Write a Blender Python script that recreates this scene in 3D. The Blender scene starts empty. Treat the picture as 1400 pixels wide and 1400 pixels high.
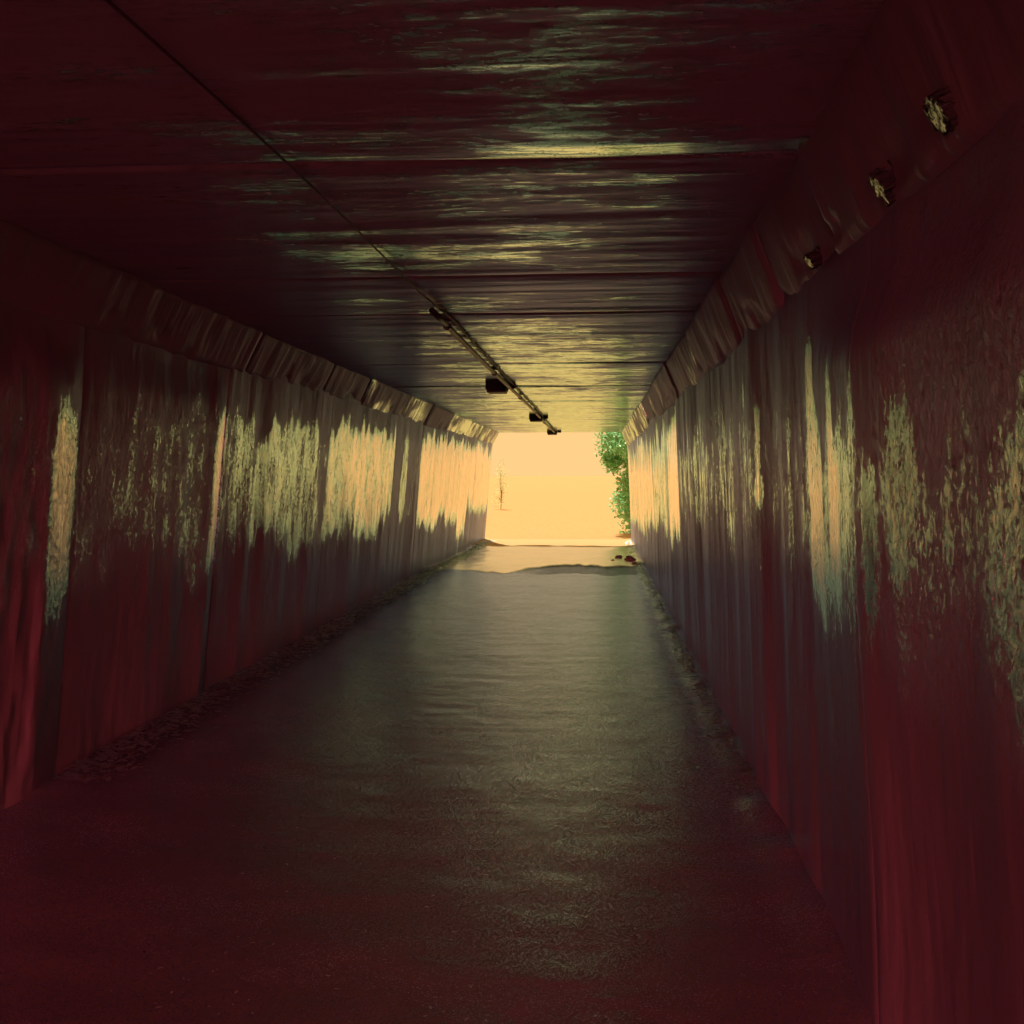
import bpy, bmesh, math, random
import numpy as np
random.seed(7)
rng = np.random.default_rng(11)
scene = bpy.context.scene
COL = scene.collection
R = math.radians

# ------------------------------------------------------------------ constants (metres)
Y0, Y1 = -10.0, 24.0            # near and far mouth of the tunnel
CEIL = 2.52                    # ceiling height
HZ = 2.235                     # springing of the haunch
CAM_Z = 1.55

def left_x(z):  return -2.62 + 0.20 * np.clip(z / HZ, 0, 1.1)
def right_x(z): return 0.82 - 0.10 * np.clip(z / HZ, 0, 1.1)

# ------------------------------------------------------------------ numpy noise
_T = rng.random((512, 512))
def vn(u, v, s=0):
    u = np.asarray(u, float) + 37.13 * s + 1000; v = np.asarray(v, float) + 91.7 * s + 1000
    iu = np.floor(u).astype(int); iv = np.floor(v).astype(int)
    fu = u - iu; fv = v - iv
    fu = fu * fu * (3 - 2 * fu); fv = fv * fv * (3 - 2 * fv)
    a = _T[iu % 512, iv % 512]; b = _T[(iu + 1) % 512, iv % 512]
    c = _T[iu % 512, (iv + 1) % 512]; d = _T[(iu + 1) % 512, (iv + 1) % 512]
    return (a * (1 - fu) + b * fu) * (1 - fv) + (c * (1 - fu) + d * fu) * fv
def fbm(u, v, s=0, o=3):
    r = 0; a = 1; t = 0
    for k in range(o):
        r = r + a * vn(u * 2 ** k, v * 2 ** k, s + k * 5); t += a; a *= .5
    return r / t
def sst(a, b, x):
    t = np.clip((x - a) / (b - a), 0, 1); return t * t * (3 - 2 * t)
def box1(x, a, b, e): return sst(a - e, a + e, x) * (1 - sst(b - e, b + e, x))

# ------------------------------------------------------------------ object helpers
def link(o, parent=None):
    COL.objects.link(o)
    if parent is not None: o.parent = parent
    return o
def tag(o, label=None, cat=None, group=None, kind=None):
    if label: o['label'] = label
    if cat: o['category'] = cat
    if group: o['group'] = group
    if kind: o['kind'] = kind
    return o
def empty(name, loc=(0, 0, 0)):
    o = bpy.data.objects.new(name, None); o.location = loc; o.empty_display_size = .2
    return link(o)
def from_arrays(name, V, quads, mat, parent=None, attrs=None, smooth=True, tris=None, ngons=None):
    me = bpy.data.meshes.new(name)
    V = np.asarray(V, np.float32)
    loops = [np.asarray(quads, np.int32).reshape(-1)] if len(quads) else []
    sizes = [np.full(len(quads), 4, np.int32)] if len(quads) else []
    if tris is not None and len(tris):
        loops.append(np.asarray(tris, np.int32).reshape(-1)); sizes.append(np.full(len(tris), 3, np.int32))
    for g in (ngons or []):
        loops.append(np.asarray(g, np.int32)); sizes.append(np.array([len(g)], np.int32))
    L = np.concatenate(loops); S = np.concatenate(sizes)
    me.vertices.add(len(V)); me.vertices.foreach_set('co', V.reshape(-1))
    me.loops.add(len(L)); me.loops.foreach_set('vertex_index', L)
    me.polygons.add(len(S))
    me.polygons.foreach_set('loop_start', np.concatenate([[0], np.cumsum(S)[:-1]]).astype(np.int32))
    me.polygons.foreach_set('loop_total', S)
    sm = np.full(len(S), smooth, bool)
    if ngons: sm[-len(ngons):] = False
    me.polygons.foreach_set('use_smooth', sm)
    me.update(calc_edges=True); me.validate()
    for k, a in (attrs or {}).items():
        at = me.attributes.new(k, 'FLOAT', 'POINT')
        full = np.zeros(len(me.vertices), np.float32); full[:len(a)] = a
        at.data.foreach_set('value', full)
    me.materials.append(mat)
    return link(bpy.data.objects.new(name, me), parent)
def grid_slab(name, P, out, mat, parent, attrs=None, flip=False):
    """a slab: P (n,m,3) is the visible face, `out` the vector to its back"""
    n, m, _ = P.shape
    idx = np.arange(n * m).reshape(n, m)
    q = np.stack([idx[:-1, :-1], idx[1:, :-1], idx[1:, 1:], idx[:-1, 1:]], -1).reshape(-1, 4)
    ring = np.concatenate([idx[:, 0], idx[-1, 1:], idx[-2::-1, -1], idx[0, -2:0:-1]])
    V = P.reshape(-1, 3)
    edge = V[ring]; k = len(ring); b = n * m
    V2 = np.concatenate([V, edge, edge + np.asarray(out)])
    a = np.arange(k); nx = (a + 1) % k
    sk = np.stack([b + a, b + nx, b + k + nx, b + k + a], -1)
    cap = b + k + np.arange(k)
    if flip:
        q = q[:, ::-1]; cap = cap[::-1]
    else:
        sk = sk[:, ::-1]; cap = cap
    at = None
    if attrs:
        at = {kk: np.concatenate([vv.reshape(-1), vv.reshape(-1)[ring], np.zeros(k)]) for kk, vv in attrs.items()}
    return from_arrays(name, V2, np.concatenate([q, sk]), mat, parent, at, True, None, [cap])

def bm_obj(name, bm, mat, parent=None, smooth=False):
    me = bpy.data.meshes.new(name)
    bmesh.ops.recalc_face_normals(bm, faces=bm.faces)
    bm.to_mesh(me); bm.free()
    for p in me.polygons: p.use_smooth = smooth
    me.materials.append(mat)
    return link(bpy.data.objects.new(name, me), parent)
def bm_box(bm, lo, hi, bev=0.0, seg=1):
    r = bmesh.ops.create_cube(bm, size=1)
    for v in r['verts']:
        v.co = [lo[i] + (v.co[i] + .5) * (hi[i] - lo[i]) for i in range(3)]
    if bev:
        es = list({e for v in r['verts'] for e in v.link_edges})
        bmesh.ops.bevel(bm, geom=es, offset=bev, segments=seg, affect='EDGES', profile=.7)
def bm_tube(bm, pts, rad, n=10):
    rings = []
    for i, p in enumerate(pts):
        p = np.array(p, float)
        d = np.array(pts[min(i + 1, len(pts) - 1)], float) - np.array(pts[max(i - 1, 0)], float)
        d /= np.linalg.norm(d)
        a = np.cross(d, [0, 0, 1] if abs(d[2]) < .9 else [1, 0, 0]); a /= np.linalg.norm(a); b = np.cross(d, a)
        r = rad[i] if hasattr(rad, '__len__') else rad
        rings.append([bm.verts.new(p + r * (math.cos(2 * math.pi * k / n) * a + math.sin(2 * math.pi * k / n) * b)) for k in range(n)])
    for r0, r1 in zip(rings[:-1], rings[1:]):
        for k in range(n):
            bm.faces.new((r0[k], r0[(k + 1) % n], r1[(k + 1) % n], r1[k]))
    bm.faces.new(rings[0][::-1]); bm.faces.new(rings[-1])

# ------------------------------------------------------------------ materials
class NT:
    def __init__(s, name):
        s.m = bpy.data.materials.new(name); s.m.use_nodes = True
        s.t = s.m.node_tree; s.t.nodes.clear()
        s.out = s.n('ShaderNodeOutputMaterial')
    def n(s, typ, **kw):
        x = s.t.nodes.new(typ)
        for k, v in kw.items(): setattr(x, k, v)
        return x
    def l(s, a, b): s.t.links.new(a, b)
    def put(s, sock, v):
        if isinstance(v, bpy.types.NodeSocket): s.l(v, sock)
        else: sock.default_value = v
    def math(s, op, a, b=0.0, c=None, clamp=False):
        x = s.n('ShaderNodeMath', operation=op, use_clamp=clamp)
        s.put(x.inputs[0], a); s.put(x.inputs[1], b)
        if c is not None: s.put(x.inputs[2], c)
        return x.outputs[0]
    def coords(s): return s.n('ShaderNodeTexCoord').outputs['Object']
    def noise(s, sc, scale=1.0, detail=3, rough=.55, dist=0.0):
        mp = s.n('ShaderNodeMapping'); s.l(s.coords(), mp.inputs[0]); mp.inputs['Scale'].default_value = sc
        x = s.n('ShaderNodeTexNoise'); s.l(mp.outputs[0], x.inputs['Vector'])
        x.inputs['Scale'].default_value = scale; x.inputs['Detail'].default_value = detail
        x.inputs['Roughness'].default_value = rough; x.inputs['Distortion'].default_value = dist
        return x.outputs['Fac']
    def attr(s, name): return s.n('ShaderNodeAttribute', attribute_name=name).outputs['Fac']
    def step(s, x, a, b):
        r = s.n('ShaderNodeMapRange', interpolation_type='SMOOTHSTEP')
        s.put(r.inputs[0], x); r.inputs[1].default_value = a; r.inputs[2].default_value = b
        return r.outputs[0]
    def mixc(s, f, a, b):
        x = s.n('ShaderNodeMix', data_type='RGBA'); s.put(x.inputs[0], f)
        s.put(x.inputs[6], a if isinstance(a, bpy.types.NodeSocket) else (*a, 1)); s.put(x.inputs[7], b if isinstance(b, bpy.types.NodeSocket) else (*b, 1))
        return x.outputs[2]
    def mixf(s, f, a, b):
        x = s.n('ShaderNodeMix', data_type='FLOAT'); s.put(x.inputs[0], f); s.put(x.inputs[2], a); s.put(x.inputs[3], b)
        return x.outputs[0]
    def bump(s, h, dist, strength=1.0, normal=None):
        x = s.n('ShaderNodeBump'); s.put(x.inputs['Height'], h)
        x.inputs['Strength'].default_value = strength; x.inputs['Distance'].default_value = dist
        if normal is not None: s.l(normal, x.inputs['Normal'])
        return x.outputs['Normal']
    def surface(s, dif, glo, rough, normal, ior, gain=1.0, coat=None):
        """rough wall: matt body under a wet, tinted sheen that follows Fresnel; coat adds sheen by mask"""
        d = s.n('ShaderNodeBsdfDiffuse'); s.put(d.inputs['Color'], dif if isinstance(dif, bpy.types.NodeSocket) else (*dif, 1))
        g = s.n('ShaderNodeBsdfAnisotropic'); s.put(g.inputs['Color'], glo if isinstance(glo, bpy.types.NodeSocket) else (*glo, 1))
        s.put(g.inputs['Roughness'], rough)
        f = s.n('ShaderNodeFresnel'); s.put(f.inputs['IOR'], ior)
        if normal is not None:
            for x in (d, g, f): s.l(normal, x.inputs['Normal'])
        fac = s.math('MULTIPLY', f.outputs[0], gain, clamp=True)
        if coat is not None: fac = s.math('MAXIMUM', fac, coat, clamp=True)
        mx = s.n('ShaderNodeMixShader'); s.l(fac, mx.inputs[0])
        s.l(d.outputs[0], mx.inputs[1]); s.l(g.outputs[0], mx.inputs[2]); s.l(mx.outputs[0], s.out.inputs[0])
        return s.m

def wall_material():
    t = NT('damp_painted_concrete')
    streak = t.noise((1, 5, 1.3), 1.0, 6, .66, .4)       # runs straight down the wall
    drip = t.noise((1, 16, 3.4), 1.0, 5, .66, .4)
    blot = t.noise((9, 9, 5), 1.0, 5, .65)
    speck = t.noise((55, 55, 38), 1.0, 4, .65)
    cloud = t.noise((1.5, 1.5, 1.5), 1.0, 4, .6)
    flake = t.attr('flake')
    grain = t.noise((80, 80, 80), 1.0, 5, .7)
    crumb = t.noise((38, 38, 30), 1.0, 5, .7, .6)
    p = t.attr('paint_sheen')
    def add(v, n, k): return t.math('ADD', v, t.math('MULTIPLY', t.math('SUBTRACT', n, .5), k))
    v = add(add(add(add(p, streak, 1.25), drip, .8), blot, 1.1), speck, 1.0)
    v = add(v, t.math('MULTIPLY_ADD', t.math('SUBTRACT', crumb, .5), flake, .5), 2.4)
    v = add(v, grain, .5)
    m = t.step(v, .25, .74)
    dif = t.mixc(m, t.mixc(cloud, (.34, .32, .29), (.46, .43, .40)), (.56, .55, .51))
    lime_sheen = t.step(v, .75, 1.25)  # whitest sheen tint put where the wall highlights burn out
    glo = t.mixc(m, (.44, .52, .86), t.mixc(lime_sheen, (.66, 1.0, 1.0), (1.0, 1.0, 1.0)))
    rough = t.math('ADD', t.mixf(lime_sheen, t.mixf(m, .36, .20), .15), t.math('MULTIPLY', t.math('SUBTRACT', blot, .5), .14))
    h = t.math('ADD', t.math('MULTIPLY', t.noise((1, 5, 1.3), 1.0, 1.5, .5, .4), .8), t.math('MULTIPLY', t.noise((1, 16, 3.4), 1.0, 1, .5, .4), .22))
    n1 = t.bump(h, .012)
    n1 = t.bump(t.math('ADD', t.noise((9, 9, 5), 1.0, 1.5, .5), t.math('MULTIPLY', m, .12)), .003, 1.0, n1)
    n2 = t.bump(t.math('ADD', grain, t.math('MULTIPLY', speck, .8)), .0004, 1.0, n1)
    n3 = t.bump(t.math('MULTIPLY', crumb, flake), .012, 1.0, n2)
    gritty = t.noise((1, 46, 24), 1.0, 3, .7)
    pit = t.mixf(t.step(add(add(add(gritty, speck, .9), blot, .8), grain, 1.2), .14, .54), .18, 1.0)
    gain = t.math('MULTIPLY', 1.1, pit)
    coat = t.math('MULTIPLY', t.math('MULTIPLY', m, t.mixf(t.math('MULTIPLY', lime_sheen, .85), pit, 1.0)), .98)
    return t.surface(dif, glo, rough, n3, 1.9, gain, coat)
def roof_material():
    t = NT('sheen_board_marked_concrete')
    board = t.noise((2.0, 10, 1), 1.0, 6, .66, .5)       # board marks across the span
    fine = t.noise((14, 48, 5), 1.0, 4, .65)
    patch = t.noise((1.7, 2.6, 1), 1.0, 4, .6)
    grain = t.noise((90, 90, 90), 1.0, 3, .6)
    p = t.attr('paint_sheen')
    v = t.math('ADD', p, t.math('MULTIPLY', t.math('SUBTRACT', board, .5), 1.1))
    v = t.math('ADD', v, t.math('MULTIPLY', t.math('SUBTRACT', patch, .5), 1.2))
    v = t.math('ADD', v, t.math('MULTIPLY', t.math('SUBTRACT', fine, .5), .9))
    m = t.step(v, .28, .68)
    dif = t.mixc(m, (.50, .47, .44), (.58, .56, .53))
    glo = t.mixc(m, (.42, .50, .84), (.72, 1.0, .92))
    rough = t.mixf(m, .28, .15)
    n1 = t.bump(t.math('ADD', t.noise((2.0, 10, 1), 1.0, 2, .5, .5), t.math('MULTIPLY', t.noise((14, 48, 5), 1.0, 1, .5), .10)), .006)
    n2 = t.bump(grain, .0003, 1.0, n1)
    return t.surface(dif, glo, rough, n2, 1.8, .85, t.math('MULTIPLY', t.math('MULTIPLY', m, .96), t.step(t.math('ADD', fine, t.math('MULTIPLY', t.math('SUBTRACT', grain, .5), 1.1)), .15, .55)))
def haunch_material():
    t = NT('board_marked_haunch_concrete')
    board = t.noise((3, 16, 3), 1.0, 5, .62, .3)
    patch = t.noise((2.2, 1.6, 2.2), 1.0, 4, .6)
    grain = t.noise((80, 80, 80), 1.0, 3, .6)
    crumb = t.noise((55, 55, 55), 1.0, 4, .7)
    p = t.attr('paint_sheen'); fl = t.attr('flake')
    v = t.math('ADD', p, t.math('MULTIPLY', t.math('SUBTRACT', board, .5), 1.0))
    v = t.math('ADD', v, t.math('MULTIPLY', t.math('SUBTRACT', patch, .5), .8))
    m = t.step(v, .38, .72)
    dif = t.mixc(m, (.42, .39, .36), (.54, .52, .48))
    glo = t.mixc(m, (.42, .50, .84), (.74, 1.0, .92))
    n1 = t.bump(t.noise((3, 16, 3), 1.0, 2, .5, .3), .007)
    n2 = t.bump(grain, .0005, 1.0, n1)
    n3 = t.bump(t.math('MULTIPLY', crumb, fl), .02, 1.0, n2)
    return t.surface(dif, glo, t.mixf(m, .38, .18), n3, 1.8, .5, t.math('MULTIPLY', m, .85))
def path_material():
    t = NT('worn_damp_concrete_path')
    grit = t.noise((110, 110, 110), 1.0, 3, .7)
    lump = t.noise((24, 24, 24), 1.0, 4, .6)
    wave = t.noise((1.2, 5, 1), 1.0, 4, .6)
    dirt = t.noise((.9, 1.6, 1), 1.0, 5, .6)
    mp = t.n('ShaderNodeVectorMath', operation='SCALE'); t.l(t.coords(), mp.inputs[0]); mp.inputs['Scale'].default_value = 55
    vo = t.n('ShaderNodeTexVoronoi'); t.l(mp.outputs[0], vo.inputs['Vector'])
    sx = t.n('ShaderNodeSeparateColor'); t.l(vo.outputs['Color'], sx.inputs[0])
    chip = sx.outputs[0]
    w = t.attr('paint_sheen'); dark_hollow = t.attr('flake')            # pale dust and burnt-out glare coloured in towards the mouth; darker hollow
    m = t.step(t.math('ADD', w, t.math('MULTIPLY', t.math('SUBTRACT', dirt, .5), .5)), .2, .8)
    dif = t.mixc(m, t.mixc(t.mixf(.5, dirt, chip), (.20, .185, .175), (.46, .435, .415)), (.84, .53, .22))
    dif = t.mixc(dark_hollow, dif, (.07, .06, .06))
    glo = t.mixc(m, (.54, .67, 1.0), (1.0, 1.0, 1.0))
    rough = t.math('ADD', t.mixf(dirt, .15, .24), t.math('MULTIPLY', chip, .08))
    n1 = t.bump(t.noise((1.2, 5, 1), 1.0, 2, .5), .006)
    n2 = t.bump(t.noise((24, 24, 24), 1.0, 2, .5), .0009, 1.0, n1)
    n3 = t.bump(t.math('ADD', grit, t.math('MULTIPLY', chip, .6)), .0004, 1.0, n2)
    gain = t.math('MULTIPLY', t.math('ADD', .5, t.math('MULTIPLY', t.math('POWER', chip, 4.0), 14.0)), t.math('MULTIPLY', t.mixf(t.step(w, .3, .9), 1.0, .75), t.math('SUBTRACT', 1.0, t.math('MULTIPLY', dark_hollow, .78))))
    out = t.step(w, 1.2, 1.8)
    gain = t.math('MULTIPLY', gain, t.mixf(out, 1.0, .02))
    coat = t.math('MULTIPLY', t.step(w, .3, .9), t.mixf(out, .72, 0.0))
    return t.surface(dif, glo, rough, n3, 1.42, gain, coat)
def plain(name, col, rough=.6, spec=.5, bump=None, metal=0.0):
    t = NT(name)
    b = t.n('ShaderNodeBsdfPrincipled')
    nz = t.noise((9, 9, 9), 1.0, 4, .6)
    c = t.mixc(nz, tuple(x * .7 for x in col), tuple(min(1, x * 1.25) for x in col))
    t.l(c, b.inputs['Base Color']); b.inputs['Roughness'].default_value = rough
    b.inputs['Specular IOR Level'].default_value = spec; b.inputs['Metallic'].default_value = metal
    if bump: t.l(t.bump(t.noise((bump[0],) * 3, 1.0, 4, .6), bump[1]), b.inputs['Normal'])
    t.l(b.outputs[0], t.out.inputs[0])
    return t.m
def leaf_material(name, a, b_):
    t = NT(name)
    oi = t.noise((2.5, 2.5, 2.5), 1.0, 3, .6)
    c = t.mixc(oi, a, b_)
    d = t.n('ShaderNodeBsdfDiffuse'); tr = t.n('ShaderNodeBsdfTranslucent'); g = t.n('ShaderNodeBsdfAnisotropic')
    g.inputs['Roughness'].default_value = .55; g.inputs['Color'].default_value = (.4, .5, .3, 1)
    t.l(c, d.inputs[0]); t.l(c, tr.inputs[0])
    m1 = t.n('ShaderNodeMixShader'); m1.inputs[0].default_value = .68; t.l(d.outputs[0], m1.inputs[1]); t.l(tr.outputs[0], m1.inputs[2])
    f = t.n('ShaderNodeFresnel'); f.inputs[0].default_value = 1.4
    m2 = t.n('ShaderNodeMixShader'); t.l(f.outputs[0], m2.inputs[0]); t.l(m1.outputs[0], m2.inputs[1]); t.l(g.outputs[0], m2.inputs[2])
    t.l(m2.outputs[0], t.out.inputs[0])
    return t.m

M_WALL = wall_material(); M_ROOF = roof_material(); M_HAUNCH = haunch_material(); M_PATH = path_material()
M_PORTAL = plain('portal_concrete', (.36, .34, .30), .7, .4, (30, .004))
M_SOIL = plain('dark_soil_and_grass', (.045, .05, .03), .9, .2, (6, .03))
M_SAND = plain('pale_gravel', (.76, .45, .18), 1.0, .0, (12, .02))
M_RED_BOUNCE = plain('red_bounce_paving', (.66, .22, .14), .8, .3, (20, .01))  # bounce colour of the added ground behind the camera
M_STEEL = plain('dull_galvanised_steel', (.10, .10, .11), .42, .6, (60, .0008))
M_CABLE = plain('grey_cable_sheath', (.14, .13, .13), .5, .5)
M_LAMPBODY = plain('grimy_lamp_housing', (.07, .066, .066), .6, .3)
M_GLASS = plain('dirty_lamp_cover', (.12, .12, .11), .5, .4)
def litter_material():
    t = NT('dry_leaves_and_grit')
    c = t.noise((14, 14, 14), 1.0, 4, .6)
    return t.surface(t.mixc(c, (.16, .15, .13), (.34, .32, .27)), (.75, .95, .95), .42, None, 1.5, 1.0, t.math('MULTIPLY', t.step(c, .25, .6), .95))
M_LITTER = litter_material()
M_STONE = plain('broken_concrete', (.26, .25, .23), .6, .5, (40, .006))
M_MORTAR = None
M_BARK = plain('bark', (.42, .34, .22), .85, .2, (30, .01))
M_LEAF = leaf_material('sunlit_leaves', (.34, .74, .36), (.50, .85, .42))
M_LEAF2 = leaf_material('glare_bleached_leaves', (.75, .82, .40), (.85, .85, .42))  # leaf colour bleached towards cream to stand for the glare

# ------------------------------------------------------------------ the tunnel
tunnel = empty('tunnel', ((-2.6 + .8) / 2, Y0, 0))
tag(tunnel, 'long dark concrete foot tunnel with streaked peeling walls and bright far mouth', 'tunnel')
tunnel_off = np.array(tunnel.location)
def in_tunnel(o): o.parent = tunnel; o.matrix_parent_inverse = __import__('mathutils').Matrix.Translation(-tunnel.location); return o

def yline(a, b):
    ys = [a]
    while ys[-1] < b:
        y = ys[-1]; ys.append(y + max(.014, min(.07, .0045 * max(y, 0) + .008)) if y > .9 else y + .1)
    ys[-1] = b
    if len(ys) > 2 and ys[-1] - ys[-2] < .006: ys.pop(-2)
    return np.array(ys)

def steps(y, lst, default):
    v = np.full_like(y, default)
    for a, b, s in lst:
        k = box1(y, a, b, .035); v = v * (1 - k) + s * k
    return v

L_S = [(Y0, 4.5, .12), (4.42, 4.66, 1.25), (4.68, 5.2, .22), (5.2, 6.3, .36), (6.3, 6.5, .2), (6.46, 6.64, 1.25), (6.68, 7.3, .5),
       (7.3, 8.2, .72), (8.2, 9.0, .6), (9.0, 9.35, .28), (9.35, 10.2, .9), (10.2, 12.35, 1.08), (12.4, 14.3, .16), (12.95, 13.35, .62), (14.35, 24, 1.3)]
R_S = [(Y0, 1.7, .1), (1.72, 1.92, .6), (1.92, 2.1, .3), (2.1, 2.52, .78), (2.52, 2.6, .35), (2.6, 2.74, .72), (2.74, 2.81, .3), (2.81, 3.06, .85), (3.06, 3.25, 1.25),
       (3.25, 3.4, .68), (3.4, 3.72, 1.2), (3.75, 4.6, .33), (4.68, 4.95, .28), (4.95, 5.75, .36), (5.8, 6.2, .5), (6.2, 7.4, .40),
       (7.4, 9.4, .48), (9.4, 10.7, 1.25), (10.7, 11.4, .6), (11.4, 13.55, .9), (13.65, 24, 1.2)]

def wall_panel(side, ya, yb, k):
    ys = yline(ya, yb); zs = np.concatenate([[-.15], np.linspace(0.02, 2.34, 78)])
    Y, Z = np.meshgrid(ys, zs, indexing='ij')
    if side < 0:
        X = left_x(Z); s = steps(Y, L_S, .3)
        top = 2.02 + .28 * (vn(Y * 9, Y * 0, 3) - .5) + .16 * (vn(Y * 2, 0 * Y, 4) - .5) + .10 * sst(9, 10, Y) + .04 * sst(14, 15, Y)
        bot = .92 + .34 * (vn(Y * 8, Y * 0, 5) - .5) + .26 * (vn(Y * 2.2, 0 * Y, 6) - .5) - .12 * sst(14, 15, Y) - .5 * box1(Y, 18.7, 20, .1)
    else:
        X = right_x(Z); s = steps(Y, R_S, .3)
        top = 1.92 + .4 * (vn(Y * 10, Y * 0, 7) - .5) + .2 * (vn(Y * 2, 0 * Y, 8) - .5) - .22 * (1 - sst(2.4, 3.6, Y)) + .15 * sst(9, 10, Y)
        bot = 1.14 + .24 * (vn(Y * 10, Y * 0, 9) - .5) + .2 * (vn(Y * 2.5, 0 * Y, 10) - .5) + .10 * (1 - sst(2.2, 3.2, Y)) - .25 * sst(8.5, 10, Y) - .35 * sst(14, 18, Y)
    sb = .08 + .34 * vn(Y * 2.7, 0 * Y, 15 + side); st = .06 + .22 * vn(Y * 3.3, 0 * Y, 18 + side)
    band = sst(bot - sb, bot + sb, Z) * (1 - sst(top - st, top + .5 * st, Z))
    paint_sheen = s * band + .10 * (fbm(Y * 1.3, Z * 1.1, 21) - .5) - .14 * (1 - band)  # bright sheen bands placed by mask together with the peeling paint
    flake = np.zeros_like(Y)
    if side > 0:
        # a pale run of lime with a bulb at its foot, a fallen patch, and crumbling render near the camera
        w = .045 + .07 * np.exp(-((Z - 1.47) / .07) ** 2)
        d = (1 - sst(.6, 1.15, np.abs(Y - 4.82) / w)) * box1(Z, 1.40, 1.86, .03)
        paint_sheen = np.maximum(paint_sheen, 1.05 * d)
        hole = box1(Y, 2.13, 2.3, .012) * box1(Z, 1.56, 1.69, .01)
        paint_sheen = paint_sheen * (1 - hole) - .3 * hole
        flake = (1 - sst(2.35, 2.75, Y)) * (.45 + .75 * sst(.35, .75, fbm(Y * 3, Z * 3, 31))) * sst(.9, 1.25, Z) + .22 * box1(Y, 2.7, 3.9, .1) * band
    else:
        flake = .25 * band + .25 * (1 - sst(6, 7, Y)) * band
    # relief: slow board waves, grooves at the joints, splayed lips that face the mouth
    off = .030 * (vn(Y * 1.9, Z * .3, 41 + side) - .5) + .013 * (vn(Y * 5.5, Z * .5, 43 + side) - .5)
    off += (rng.random() - .5) * (.012 if side < 0 else .003)
    e = np.minimum(Y - ya, yb - Y); off -= .003 * (1 - sst(.0, .018, e))
    if side < 0:
        for a, b, hgt in ((4.42, 4.66, .040), (6.48, 6.62, .026)):
            ramp = np.clip((Y - a + 3.0) / 3.0, 0, 1) * (1 - np.clip((Y - a) / (b - a), 0, 1))
            off += hgt * ramp * (.85 + .3 * vn(Y * 30, Z * 8, 47)) * (1 - sst(1.95, 2.2, Z))
    else:
        off += .066 * np.clip((Y + 5) / 7.75, 0, 1) * (1 - np.clip((Y - 2.8) / .95, 0, 1)) * (1 - sst(1.85, 2.12, Z)) * (.5 + .5 * sst(.3, 1.4, Z))       # panel standing proud at one end
    X = X - side * off
    P = np.stack([X, Y, Z], -1)
    return in_tunnel(grid_slab('wall_panel', P, (side * .3, 0, 0), M_WALL, None, {'paint_sheen': paint_sheen, 'flake': flake}, flip=side > 0))

LJ = [Y0, -2.5, 1.2, 4.69, 6.64, 9.3, 12.4, 14.3, 17.6, 20.9, Y1]
RJ = [Y0, -3.2, 0, 2.83, 6.2, 9.7, 13.6, 17.3, 20.6, Y1]
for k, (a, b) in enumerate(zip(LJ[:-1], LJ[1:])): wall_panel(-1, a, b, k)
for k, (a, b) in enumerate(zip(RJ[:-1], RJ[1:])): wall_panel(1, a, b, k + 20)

def haunch(side, ya, yb, k, proud, bright):
    ys = yline(ya, yb); ss = np.linspace(0, 1, 22)
    Y, S = np.meshgrid(ys, ss, indexing='ij')
    if side < 0: p0 = np.array([-2.425, HZ]); p1 = np.array([-2.27, CEIL + .02])
    else: p0 = np.array([.725, 2.19]); p1 = np.array([.585, CEIL + .02])
    n = np.array([-(p1 - p0)[1], (p1 - p0)[0]]); n /= np.linalg.norm(n)
    if n[1] > 0: n = -n
    off = proud + .012 * (vn(Y * 4, S * 2, 51 + k) - .5) + .010 * (vn(Y * 13, S * .8, 53 + k) - .5)
    e = np.minimum(Y - ya, yb - Y); off -= .02 * (1 - sst(0, .03, e))
    off -= .02 * (1 - sst(0, .07, S)) + .012 * sst(.9, 1, S)
    off -= .012 * sst(.62, .8, vn(Y * 5, S * 3, 57 + k)) * (1 - sst(.2, .5, S))      # spalled lower arris
    X = p0[0] + (p1 - p0)[0] * S + n[0] * off; Z = p0[1] + (p1 - p0)[1] * S + n[1] * off
    paint_sheen = bright * (.65 + .7 * (fbm(Y * 2.2, S * 1.4, 61 + k) - .5)) + 0 * Y
    fl = np.zeros_like(Y)
    P = np.stack([X, Y, Z], -1)
    return in_tunnel(grid_slab('haunch', P, (-n[0] * .34, 0, -n[1] * .34), M_HAUNCH, None, {'paint_sheen': paint_sheen, 'flake': fl}, flip=side > 0))
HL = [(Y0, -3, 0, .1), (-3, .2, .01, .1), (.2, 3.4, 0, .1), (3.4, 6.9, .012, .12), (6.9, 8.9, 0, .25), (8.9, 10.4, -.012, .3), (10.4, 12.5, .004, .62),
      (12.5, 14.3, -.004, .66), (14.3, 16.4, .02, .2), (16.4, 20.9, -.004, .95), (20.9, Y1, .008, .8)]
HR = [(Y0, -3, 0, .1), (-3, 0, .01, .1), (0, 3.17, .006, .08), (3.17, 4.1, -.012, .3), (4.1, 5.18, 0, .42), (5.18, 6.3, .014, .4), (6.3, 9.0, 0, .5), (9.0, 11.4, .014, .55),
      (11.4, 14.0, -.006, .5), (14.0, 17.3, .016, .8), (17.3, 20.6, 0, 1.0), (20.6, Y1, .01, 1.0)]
for k, h in enumerate(HL): haunch(-1, h[0], h[1], k, h[2], h[3])
for k, h in enumerate(HR): haunch(1, h[0], h[1], k + 30, h[2], h[3])

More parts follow.
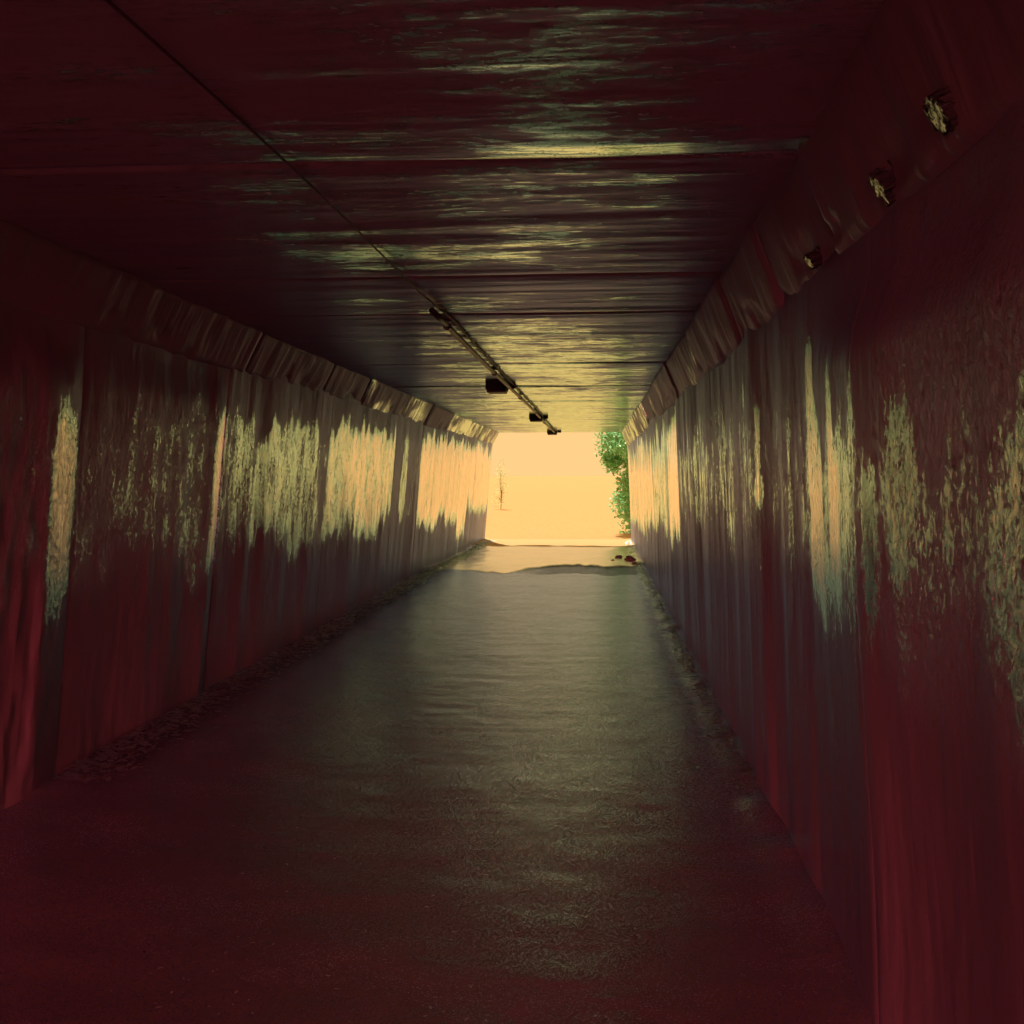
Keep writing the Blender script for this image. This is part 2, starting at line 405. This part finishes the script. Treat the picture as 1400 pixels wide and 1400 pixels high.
def roof_slab(ya, yb, k):
    ys = yline(ya, yb); xs = np.linspace(-2.5, .85, 68)
    Y, X = np.meshgrid(ys, xs, indexing='ij')
    off = .012 * (vn(Y * 2.4, X * .8, 71 + k) - .5) + .010 * (vn(Y * 7.5, X * .6, 73 + k) - .5) + .004 * (vn(Y * 22, X * 1.5, 75 + k) - .5)
    off += (rng.random() - .5) * .012
    e = np.minimum(Y - ya, yb - Y); off -= .018 * (1 - sst(0, .025, e))
    # splayed fillet beside the joint nearest the camera
    edge = 3.02 + .03 * (vn(X * 5, 0 * X, 79) - .5)
    off += .020 * (1 - np.clip((Y - edge) / .16, 0, 1)) * sst(edge - .5, edge, Y) * (.35 + .65 * sst(-.5, .1, X))
    Z = CEIL - off
    paint_sheen = .30 + .16 * np.exp(-((X + .55) / .75) ** 2) + .22 * (fbm(Y * .8, X * .9, 81) - .5) + .22 * sst(5.2, 9, Y) * np.exp(-((X + .55) / 1.1) ** 2) + .2 * sst(9, 16, Y) - .05  # centre column of reflected mouth light drawn into the mask
    paint_sheen -= .22 * sst(.7, 1.5, np.abs(X + .4)) * (1 - sst(9, 13, Y))
    paint_sheen += .45 * box1(Y, 3.0, 3.2, .03) * sst(-.6, 0, X)
    paint_sheen -= .25 * box1(Y, 4.95, 5.6, .1)
    P = np.stack([X, Y, Z], -1)
    return in_tunnel(grid_slab('roof_slab', P, (0, 0, .42), M_ROOF, None, {'paint_sheen': paint_sheen}, flip=False))
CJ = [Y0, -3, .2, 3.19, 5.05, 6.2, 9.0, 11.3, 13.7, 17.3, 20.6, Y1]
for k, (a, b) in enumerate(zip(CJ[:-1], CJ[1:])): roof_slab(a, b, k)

def portal(ya, yb):
    bm = bmesh.new()
    bm_box(bm, (-9, ya, -.3), (-2.72, yb, 3.6), .03)
    bm_box(bm, (.92, ya, -.3), (8, yb, 3.6), .03)
    bm_box(bm, (-2.717, ya, 2.66), (.917, yb, 3.597), .03)
    bm_box(bm, (-9.1, ya - .06, 3.6), (8.1, yb + .06, 3.72), .02)
    return in_tunnel(bm_obj('portal_wall', bm, M_PORTAL, None))
portal(Y1 + .003, Y1 + .34); portal(Y0 - .34, Y0 - .003)

# crumbled pale mortar lumps clinging to the right haunch
def mortar_material():
    t = NT('crumbled_white_mortar')
    c = t.noise((60, 60, 60), 1.0, 5, .75)
    n = t.bump(c, .0006)
    return t.surface(t.mixc(c, (.07, .07, .07), (.14, .14, .13)), (.8, 1, .95), .34, n, 1.5, .05, t.math('MULTIPLY', t.attr('paint_sheen'), t.step(c, .42, .62)))
M_MORTAR = mortar_material()
def mortar_patch(y, s, ly, ls, seed):
    r = np.random.default_rng(seed)
    p0 = np.array([.725, 2.19]); p1 = np.array([.585, CEIL + .02])
    d = (p1 - p0) / np.linalg.norm(p1 - p0); L = np.linalg.norm(p1 - p0)
    n = np.array([-abs(d[1]), -abs(d[0])])
    N = 36
    U, W = np.meshgrid(np.linspace(-1, 1, N), np.linspace(-1, 1, N), indexing='ij')
    rad = np.sqrt(U ** 2 + W ** 2) + 1.1 * (fbm(U * 2.2 + seed, W * 2.2, seed) - .5) + .6 * (vn(U * 7, W * 7, seed + 1) - .5)
    hgt = .006 * (1 - sst(.82, .96, rad)) - .035 * sst(.85, 1.0, rad) + .012
    Y = y + U * ly; S = s + W * ls
    hgt = hgt + .006 + .22 * W * ls * L - .12 * U * ly
    X = p0[0] + d[0] * S * L + n[0] * hgt; Z = p0[1] + d[1] * S * L + n[1] * hgt
    P = np.stack([X, Y, Z], -1)
    return in_tunnel(grid_slab('mortar_patch', P, (.05, 0, .03), M_MORTAR, None, {'paint_sheen': 1 - sst(.6, .8, rad)}, flip=True))
mortar_patch(2.57, .17, .06, .12, 5)
mortar_patch(2.12, .22, .06, .11, 9)
mortar_patch(3.40, .15, .06, .08, 13)

# ------------------------------------------------------------------ floor and terrain
def path():
    ys = np.concatenate([np.arange(Y0 - .3, .9, .1), yline(.9, Y1 + .33)]); xs = np.linspace(-2.9, 1.08, 150)
    Y, X = np.meshgrid(ys, xs, indexing='ij')
    Z = .07 * sst(-1.2, -2.55, X) * -1 if False else .06 * (1 - sst(-2.6, -1.3, X))
    Z = Z * (1 - sst(14, 20, Y))
    Z += .030 * (1 - sst(-2.62, -2.38, X)) * (.5 + vn(Y * 4, X * 4, 91)) + .022 * sst(.62, .8, X) * (.4 + vn(Y * 5, X * 5, 92))
    Z += .010 * (fbm(Y * 1.6, X * 1.2, 93) - .5) + .006 * (fbm(Y * 7, X * 7, 95) - .5)
    # worn-out hollow with a broken lip close to the mouth
    ya = 15.75 + .5 * (vn(X * 3, 0 * X, 96) - .5) + .25 * (vn(X * 9, 0 * X, 97) - .5)
    wide = sst(-1.5, -.7, X)
    yb = ya + .25 + 1.35 * wide + .35 * (vn(X * 5, 0 * X, 98) - .5)
    Z -= .022 * sst(ya, ya + .12, Y) * (1 - sst(yb - .02, yb + .03, Y)) * (.35 + .65 * wide) * sst(-2.4, -1.9, X)
    Z += .007 * sst(yb - .02, yb + .03, Y) * sst(-2.4, -1.9, X) * (1 - sst(20, 22, Y))
    Z += .02 * sst(yb, yb + .1, Y) * (vn(Y * 3, X * 4, 99) - .4) * (1 - sst(22, 24, Y))
    paint_sheen = .95 * sst(yb - .03, yb + .05, Y) + .12 * sst(9, 15, Y) * (1 - sst(yb - .03, yb, Y))
    paint_sheen += 1.0 * sst(21.2, 22.2, Y)
    dark_hollow = sst(ya, ya + .15, Y) * (1 - sst(yb + .02, yb + .10, Y)) * wide * (1 - sst(.62, .75, X))
    Z += .005 * sst(yb - .01, yb + .05, Y) * wide * (1 - sst(19, 22, Y))
    P = np.stack([X, Y, Z], -1)
    o = grid_slab('path', P, (0, 0, -.25), M_PATH, None, {'paint_sheen': paint_sheen, 'flake': dark_hollow}, flip=True)
    return tag(o, kind='structure')
path()
def sheet(name, x0, x1, y0, y1, z, mat, n=60, amp=0.0, hole=None):
    xs = np.linspace(x0, x1, n); ys = np.linspace(y0, y1, n)
    Y, X = np.meshgrid(ys, xs, indexing='ij'); Z = z + amp * (fbm(X * .3, Y * .3, 101) - .5)
    return tag(grid_slab(name, np.stack([X, Y, Z], -1), (0, 0, -.2), mat, None, flip=True), kind='structure')
sheet('ground', -900, 900, -900, 900, -.22, M_SOIL, 40)
sheet('red_bounce_yard', -25, 25, -60, Y0 - .34, -.036, M_RED_BOUNCE, 60, .02)  # unseen ground added behind the camera to throw red onto the ceiling
sheet('gravel_yard', -300, 300, Y1 + .335, 880, -.035, M_SAND, 160, .03)
def embankment():
    V = []; Q = []
    bm = bmesh.new()
    for x0, x1 in ((-70, -2.95), (1.15, 70)):
        prof = [(Y0 + .05, -.4), (Y1 - .05, -.4), (Y1 - .05, 3.3), (Y1 - 9, 13), (Y0 + 9, 13), (Y0 + .05, 3.3)]
        a = [bm.verts.new((x0, y, z)) for y, z in prof]; b = [bm.verts.new((x1, y, z)) for y, z in prof]
        bm.faces.new(a); bm.faces.new(b[::-1])
        for i in range(6): bm.faces.new((a[i], a[(i + 1) % 6], b[(i + 1) % 6], b[i]))
    prof = [(Y0 + .06, 2.96), (Y1 - .06, 2.96), (Y1 - .06, 3.297), (Y1 - 9, 12.997), (Y0 + 9, 12.997), (Y0 + .06, 3.297)]
    a = [bm.verts.new((-2.947, y, z)) for y, z in prof]; b = [bm.verts.new((1.147, y, z)) for y, z in prof]
    bm.faces.new(a); bm.faces.new(b[::-1])
    for i in range(6): bm.faces.new((a[i], a[(i + 1) % 6], b[(i + 1) % 6], b[i]))
    return tag(bm_obj('hill', bm, M_SOIL), kind='structure')
embankment()

# ------------------------------------------------------------------ litter along the wall feet
def litter(name, n, place, size, label, seed, mat):
    r = np.random.default_rng(seed); V = []; Q = []
    for i in range(n):
        x, y, z = place(r); s = size * (.5 + 1.2 * r.random() ** 2)
        a = r.random() * 6.283; tl = (r.random() - .5) * .4; tr = (r.random() - .5) * .35
        ca, sa = math.cos(a), math.sin(a)
        pts = [(-s, 0, 0), (-.2 * s, -.45 * s, .12 * s), (s, 0, .05 * s), (.1 * s, .5 * s, .1 * s)]
        b = len(V)
        for u, v, w in pts:
            w += u * tl * .6 + v * tr * .6
            V.append((x + u * ca - v * sa, y + u * sa + v * ca, z + w + .35 * s))
        Q.append((b, b + 1, b + 2, b + 3))
    o = from_arrays(name, V, Q, mat, None, None, False)
    return tag(o, label, 'litter', None, 'stuff')
def left_foot(r):
    y = 4.6 + 19 * r.random() ** 1.15; d = abs(r.normal(0, .11))
    return (-2.56 + d, y, .085 * (1 - sst(14, 20, y)) + .025 * math.exp(-d * 9))
def right_foot(r):
    y = 5 + 18.5 * r.random(); d = abs(r.normal(0, .07))
    return (.79 - d, y, .022 * math.exp(-d * 9))
def loose(r):
    return (-.9 + r.normal(0, .55), 2.2 + 12 * r.random() ** 1.4, .004)
litter('leaf_litter', 8000, left_foot, .026, 'flaky strip of dry leaves and grit along the foot of the long left wall', 1, M_LITTER)
litter('leaf_litter', 2200, right_foot, .02, 'thin line of dry leaves and grit along the foot of the near right wall', 2, M_LITTER)
litter('loose_grit', 650, loose, .008, 'scattered pale specks of grit over the middle of the path', 3, M_LITTER)

def stone(x, y, s, label, seed):
    r = random.Random(seed); bm = bmesh.new()
    bmesh.ops.create_icosphere(bm, subdivisions=3, radius=s)
    q = [r.uniform(-3, 3) for _ in range(3)]
    for v in bm.verts:
        c = v.co.normalized()
        k = 1 + .35 * math.sin(3 * c.x + q[0]) * math.cos(4 * c.y + q[1]) + .18 * math.sin(7 * c.z + q[2] + 3 * c.x)
        k = min(k, 1.12); v.co = c * s * k; v.co.z *= .62
    o = bm_obj('broken_stone', bm, M_STONE); o.location = (x, y, .3 * s); o.rotation_euler.z = r.uniform(0, 6)
    return tag(o, label, 'stone', 'broken stones by the right wall foot')
stone(.60, 18.3, .10, 'largest dark broken stone against the right wall foot near the bright mouth', 1)
stone(.42, 18.9, .065, 'mid sized dark stone just beyond the largest one near the bright mouth', 2)
stone(.66, 17.6, .05, 'small dark stone in front of the largest one, nearest the camera', 3)
stone(.30, 18.25, .035, 'smallest dark stone, out on the path beside the largest one', 4)

# ------------------------------------------------------------------ conduit, cable and lamps under the ceiling
def run_x(y): return -.925 - .10 * math.exp(-(y - 1.5) / 1.6) + .010 * math.sin(y * .55)
def conduit():
    root = empty('conduit', (-.93, 12, CEIL - .04))
    tag(root, 'straight thick grey conduit clipped under the ceiling, running out to the bright mouth', 'conduit')
    off = np.array(root.location); bm = bmesh.new()
    pts = [np.array((run_x(y), y, CEIL - .042)) - off for y in np.arange(5.8, 23.8, .3)]
    bm_tube(bm, pts, .019, 12); bm_obj('pipe', bm, M_STEEL, root, True)
    for y in np.arange(6.4, 23.5, 3.0):
        x = run_x(y); bm = bmesh.new()
        bm_box(bm, np.array((x - .034, y - .01, CEIL - .016)) - off, np.array((x + .034, y + .01, CEIL + .01)) - off, .003)
        bm_tube(bm, [np.array((x, y - .013, CEIL - .046)) - off, np.array((x, y + .013, CEIL - .046)) - off], .026, 12)
        bm_obj('clip', bm, M_STEEL, root)
conduit()
def cable():
    bm = bmesh.new(); pts = []
    for y in np.arange(.6, 23.6, .2):
        ph = (y - .6) % 1.5 / 1.5; k = float(sst(5.2, 6.4, y))
        pts.append((run_x(y) + k * .045, y, CEIL - .014 - .004 * k * math.sin(ph * math.pi) ** 2))
    bm_tube(bm, pts, [.0042 + .0025 * float(sst(4.5, 6.5, p[1])) for p in pts], 8)
    tag(bm_obj('cable', bm, M_CABLE, None, True), 'thin dark cable along the ceiling, continuing alone from the conduit into the darkness', 'cable')
cable()
def lamp(y, x, label):
    root = empty('ceiling_lamp', (x, y, CEIL)); tag(root, label, 'lamp', 'unlit ceiling lamps beside the conduit')
    bm = bmesh.new(); bm_box(bm, (-.11, -.16, -.07), (.11, .16, .012), .006, 2); bm_obj('housing', bm, M_LAMPBODY, root)
    bm = bmesh.new(); bm_box(bm, (-.10, -.14, -.098), (.10, .14, -.072), .014, 2); bm_obj('lamp_cover', bm, M_GLASS, root)
    bm = bmesh.new(); bm_box(bm, (.118, -.025, -.05), (.2, .025, .008), .008, 1); bm_obj('junction_arm', bm, M_LAMPBODY, root)
    return root
lamp(11.05, -1.07, 'dark unlit box lamp under the ceiling, largest and nearest of three')
lamp(17.1, -1.00, 'dark unlit box lamp under the ceiling, middle one of three')
lamp(22.9, -.98, 'dark unlit box lamp at the ceiling edge right above the bright mouth')

# ------------------------------------------------------------------ trees outside
def leaf_crown(name, n, blobs, size, mat, parent, seed):
    r = np.random.default_rng(seed); V = []; T = []
    for i in range(n):
        c, rad, thin = blobs[r.integers(len(blobs))]
        d = r.normal(size=3); d /= np.linalg.norm(d); rr = r.random() ** .45
        p = np.array(c) + d * np.array(rad) * rr * (1 + thin * r.random())
        s = size * (.6 + .8 * r.random())
        a = r.normal(size=3); a /= np.linalg.norm(a); b = np.cross(a, r.normal(size=3)); b /= np.linalg.norm(b); nn = np.cross(a, b)
        k = len(V)
        V += [p - a * s, p + b * s * .45 + nn * .12 * s, p + a * s, p - b * s * .45 + nn * .12 * s, p + a * .2 * s - nn * .05 * s]
        T += [(k, k + 1, k + 4), (k + 1, k + 2, k + 4), (k + 2, k + 3, k + 4), (k + 3, k, k + 4)]
    return from_arrays(name, V, [], mat, parent, None, False, T)
def tree(name, loc, h, blobs, n, size, mat, label, seed, lean=0):
    root = empty(name, loc); tag(root, label, 'tree')
    r = random.Random(seed); bm = bmesh.new()
    pts = [(lean * t * t + .04 * math.sin(5 * t), .05 * math.sin(4 * t), h * t - .1) for t in np.linspace(0, 1, 9)]
    bm_tube(bm, pts, [.0375 * h * (1 - .75 * t) * (.35 if h < 2 else .7) for t in np.linspace(0, 1, 9)], 9)
    for c, rad, thin in blobs:
        b0 = np.array(pts[r.randint(2, 6)]); b1 = np.array(c); mid = (b0 + b1) / 2 + np.array([0, 0, .1])
        bm_tube(bm, [b0, mid, b1], [.03, .02, .007], 6)
    bm_obj('trunk', bm, M_BARK, root, True)
    leaf_crown('crown', n, blobs, size, mat, root, seed)
    return root
rb = random.Random(5)
blobs = []
for i in range(26):
    z = rb.uniform(.35, 3.6); x = rb.uniform(-.95, 1.2) * (1.0 if z > .9 else .8)
    blobs.append(((x, rb.uniform(-.7, .9), z), (rb.uniform(.25, .42),) * 3, .5))
blobs += [((-1.05, .2, 2.35), (.3, .3, .35), .9), ((-1.0, .1, 1.95), (.2, .2, .22), 1.0), ((-.95, .1, 2.75), (.3, .3, .3), .9)]
tree('leafy_tree', (1.45, 27.6, -.03), 3.0, blobs, 17000, .06, M_LEAF, 'bushy green tree in full leaf just outside the right side of the mouth', 21)
blobs = [((0, 0, 1.7), (.25, .3, .45), .6), ((.1, 0, 1.0), (.2, .3, .5), .6), ((-.1, 0, .5), (.22, .3, .4), .8)]
tree('young_tree', (-4.3, 46, -.03), 1.5, blobs, 700, .035, M_LEAF2, 'thin pale young tree far beyond the mouth, almost lost in the glare', 22)

# ------------------------------------------------------------------ sky, sun, camera
world = bpy.data.worlds.new('World'); scene.world = world; world.use_nodes = True
nt = world.node_tree; nt.nodes.clear()
wo = nt.nodes.new('ShaderNodeOutputWorld'); bg = nt.nodes.new('ShaderNodeBackground')
sky = nt.nodes.new('ShaderNodeTexSky'); sky.sky_type = 'NISHITA'; sky.sun_disc = False
SUN_EL, SUN_AZ = 50, -14      # azimuth from +Y towards +X
sky.sun_elevation = R(SUN_EL); sky.sun_rotation = R(SUN_AZ)
sky.dust_density = 6; sky.air_density = 1.5
BG = .12
def vmath(op, a, b):
    x = nt.nodes.new('ShaderNodeVectorMath'); x.operation = op
    for i, v in enumerate((a, b)):
        if isinstance(v, bpy.types.NodeSocket): nt.links.new(v, x.inputs[i])
        else: x.inputs[i].default_value = v
    return x.outputs[0]
HAZY = (1.03, .640, .258)       # uniformly hazy, warm bright sky over the far mouth
cap = vmath('MINIMUM', vmath('MULTIPLY', sky.outputs[0], (80, 80, 80)), tuple(c / BG for c in HAZY))
tc = nt.nodes.new('ShaderNodeTexCoord'); sp = nt.nodes.new('ShaderNodeSeparateXYZ'); nt.links.new(tc.outputs['Generated'], sp.inputs[0])
def ramp(a, b, lo, hi):
    mr = nt.nodes.new('ShaderNodeMapRange'); mr.interpolation_type = 'SMOOTHSTEP'
    nt.links.new(sp.outputs[1], mr.inputs[0])
    for i, v in enumerate((a, b, lo, hi)): mr.inputs[i + 1].default_value = v
    return mr.outputs[0]
def mixcol(f, a, b):
    mx = nt.nodes.new('ShaderNodeMix'); mx.data_type = 'RGBA'; nt.links.new(f, mx.inputs[0])
    for i, v in ((6, a), (7, b)):
        if isinstance(v, bpy.types.NodeSocket): nt.links.new(v, mx.inputs[i])
        else: mx.inputs[i].default_value = (*v, 1)
    return mx.outputs[2]
RED = (62.0, 7.0, 9.0)          # red glow added to the unseen sky behind the viewer to tint shadows
dim = vmath('MULTIPLY', cap, (.6, .65, .8))
skyc = mixcol(ramp(.86, .95, 0, 1), dim, cap)      # bright hazy glow low over the far mouth
skyc = mixcol(ramp(-.978, -.955, 0, 1), [c / BG for c in RED], skyc)
nt.links.new(skyc, bg.inputs[0])
bg.inputs[1].default_value = BG
nt.links.new(bg.outputs[0], wo.inputs[0])

sun = bpy.data.lights.new('sun', 'SUN'); sun.energy = 4.6; sun.angle = R(.5); sun.color = (1, .95, .88)
so = link(bpy.data.objects.new('sun', sun))
from mathutils import Vector
d = Vector((math.sin(R(SUN_AZ)) * math.cos(R(SUN_EL)), math.cos(R(SUN_AZ)) * math.cos(R(SUN_EL)), math.sin(R(SUN_EL))))
so.rotation_euler = d.to_track_quat('Z', 'Y').to_euler(); so.location = (0, 30, 20)

cam = bpy.data.cameras.new('camera'); cam.sensor_width = 36; cam.lens = 36; cam.clip_start = .05; cam.clip_end = 3000
co = link(bpy.data.objects.new('camera', cam)); co.location = (0, 0, CAM_Z)
co.rotation_euler = (R(90) - math.atan(52 / 1400), 0, math.atan(115 / 1400))
scene.camera = co

scene.view_settings.view_transform = 'Standard'; scene.view_settings.look = 'None'
scene.view_settings.exposure = 0; scene.view_settings.gamma = 1
scene.render.engine = 'CYCLES'
cy = scene.cycles
cy.max_bounces = 8; cy.diffuse_bounces = 6; cy.glossy_bounces = 5; cy.sample_clamp_indirect = 3
cy.use_denoising = True; cy.use_adaptive_sampling = False
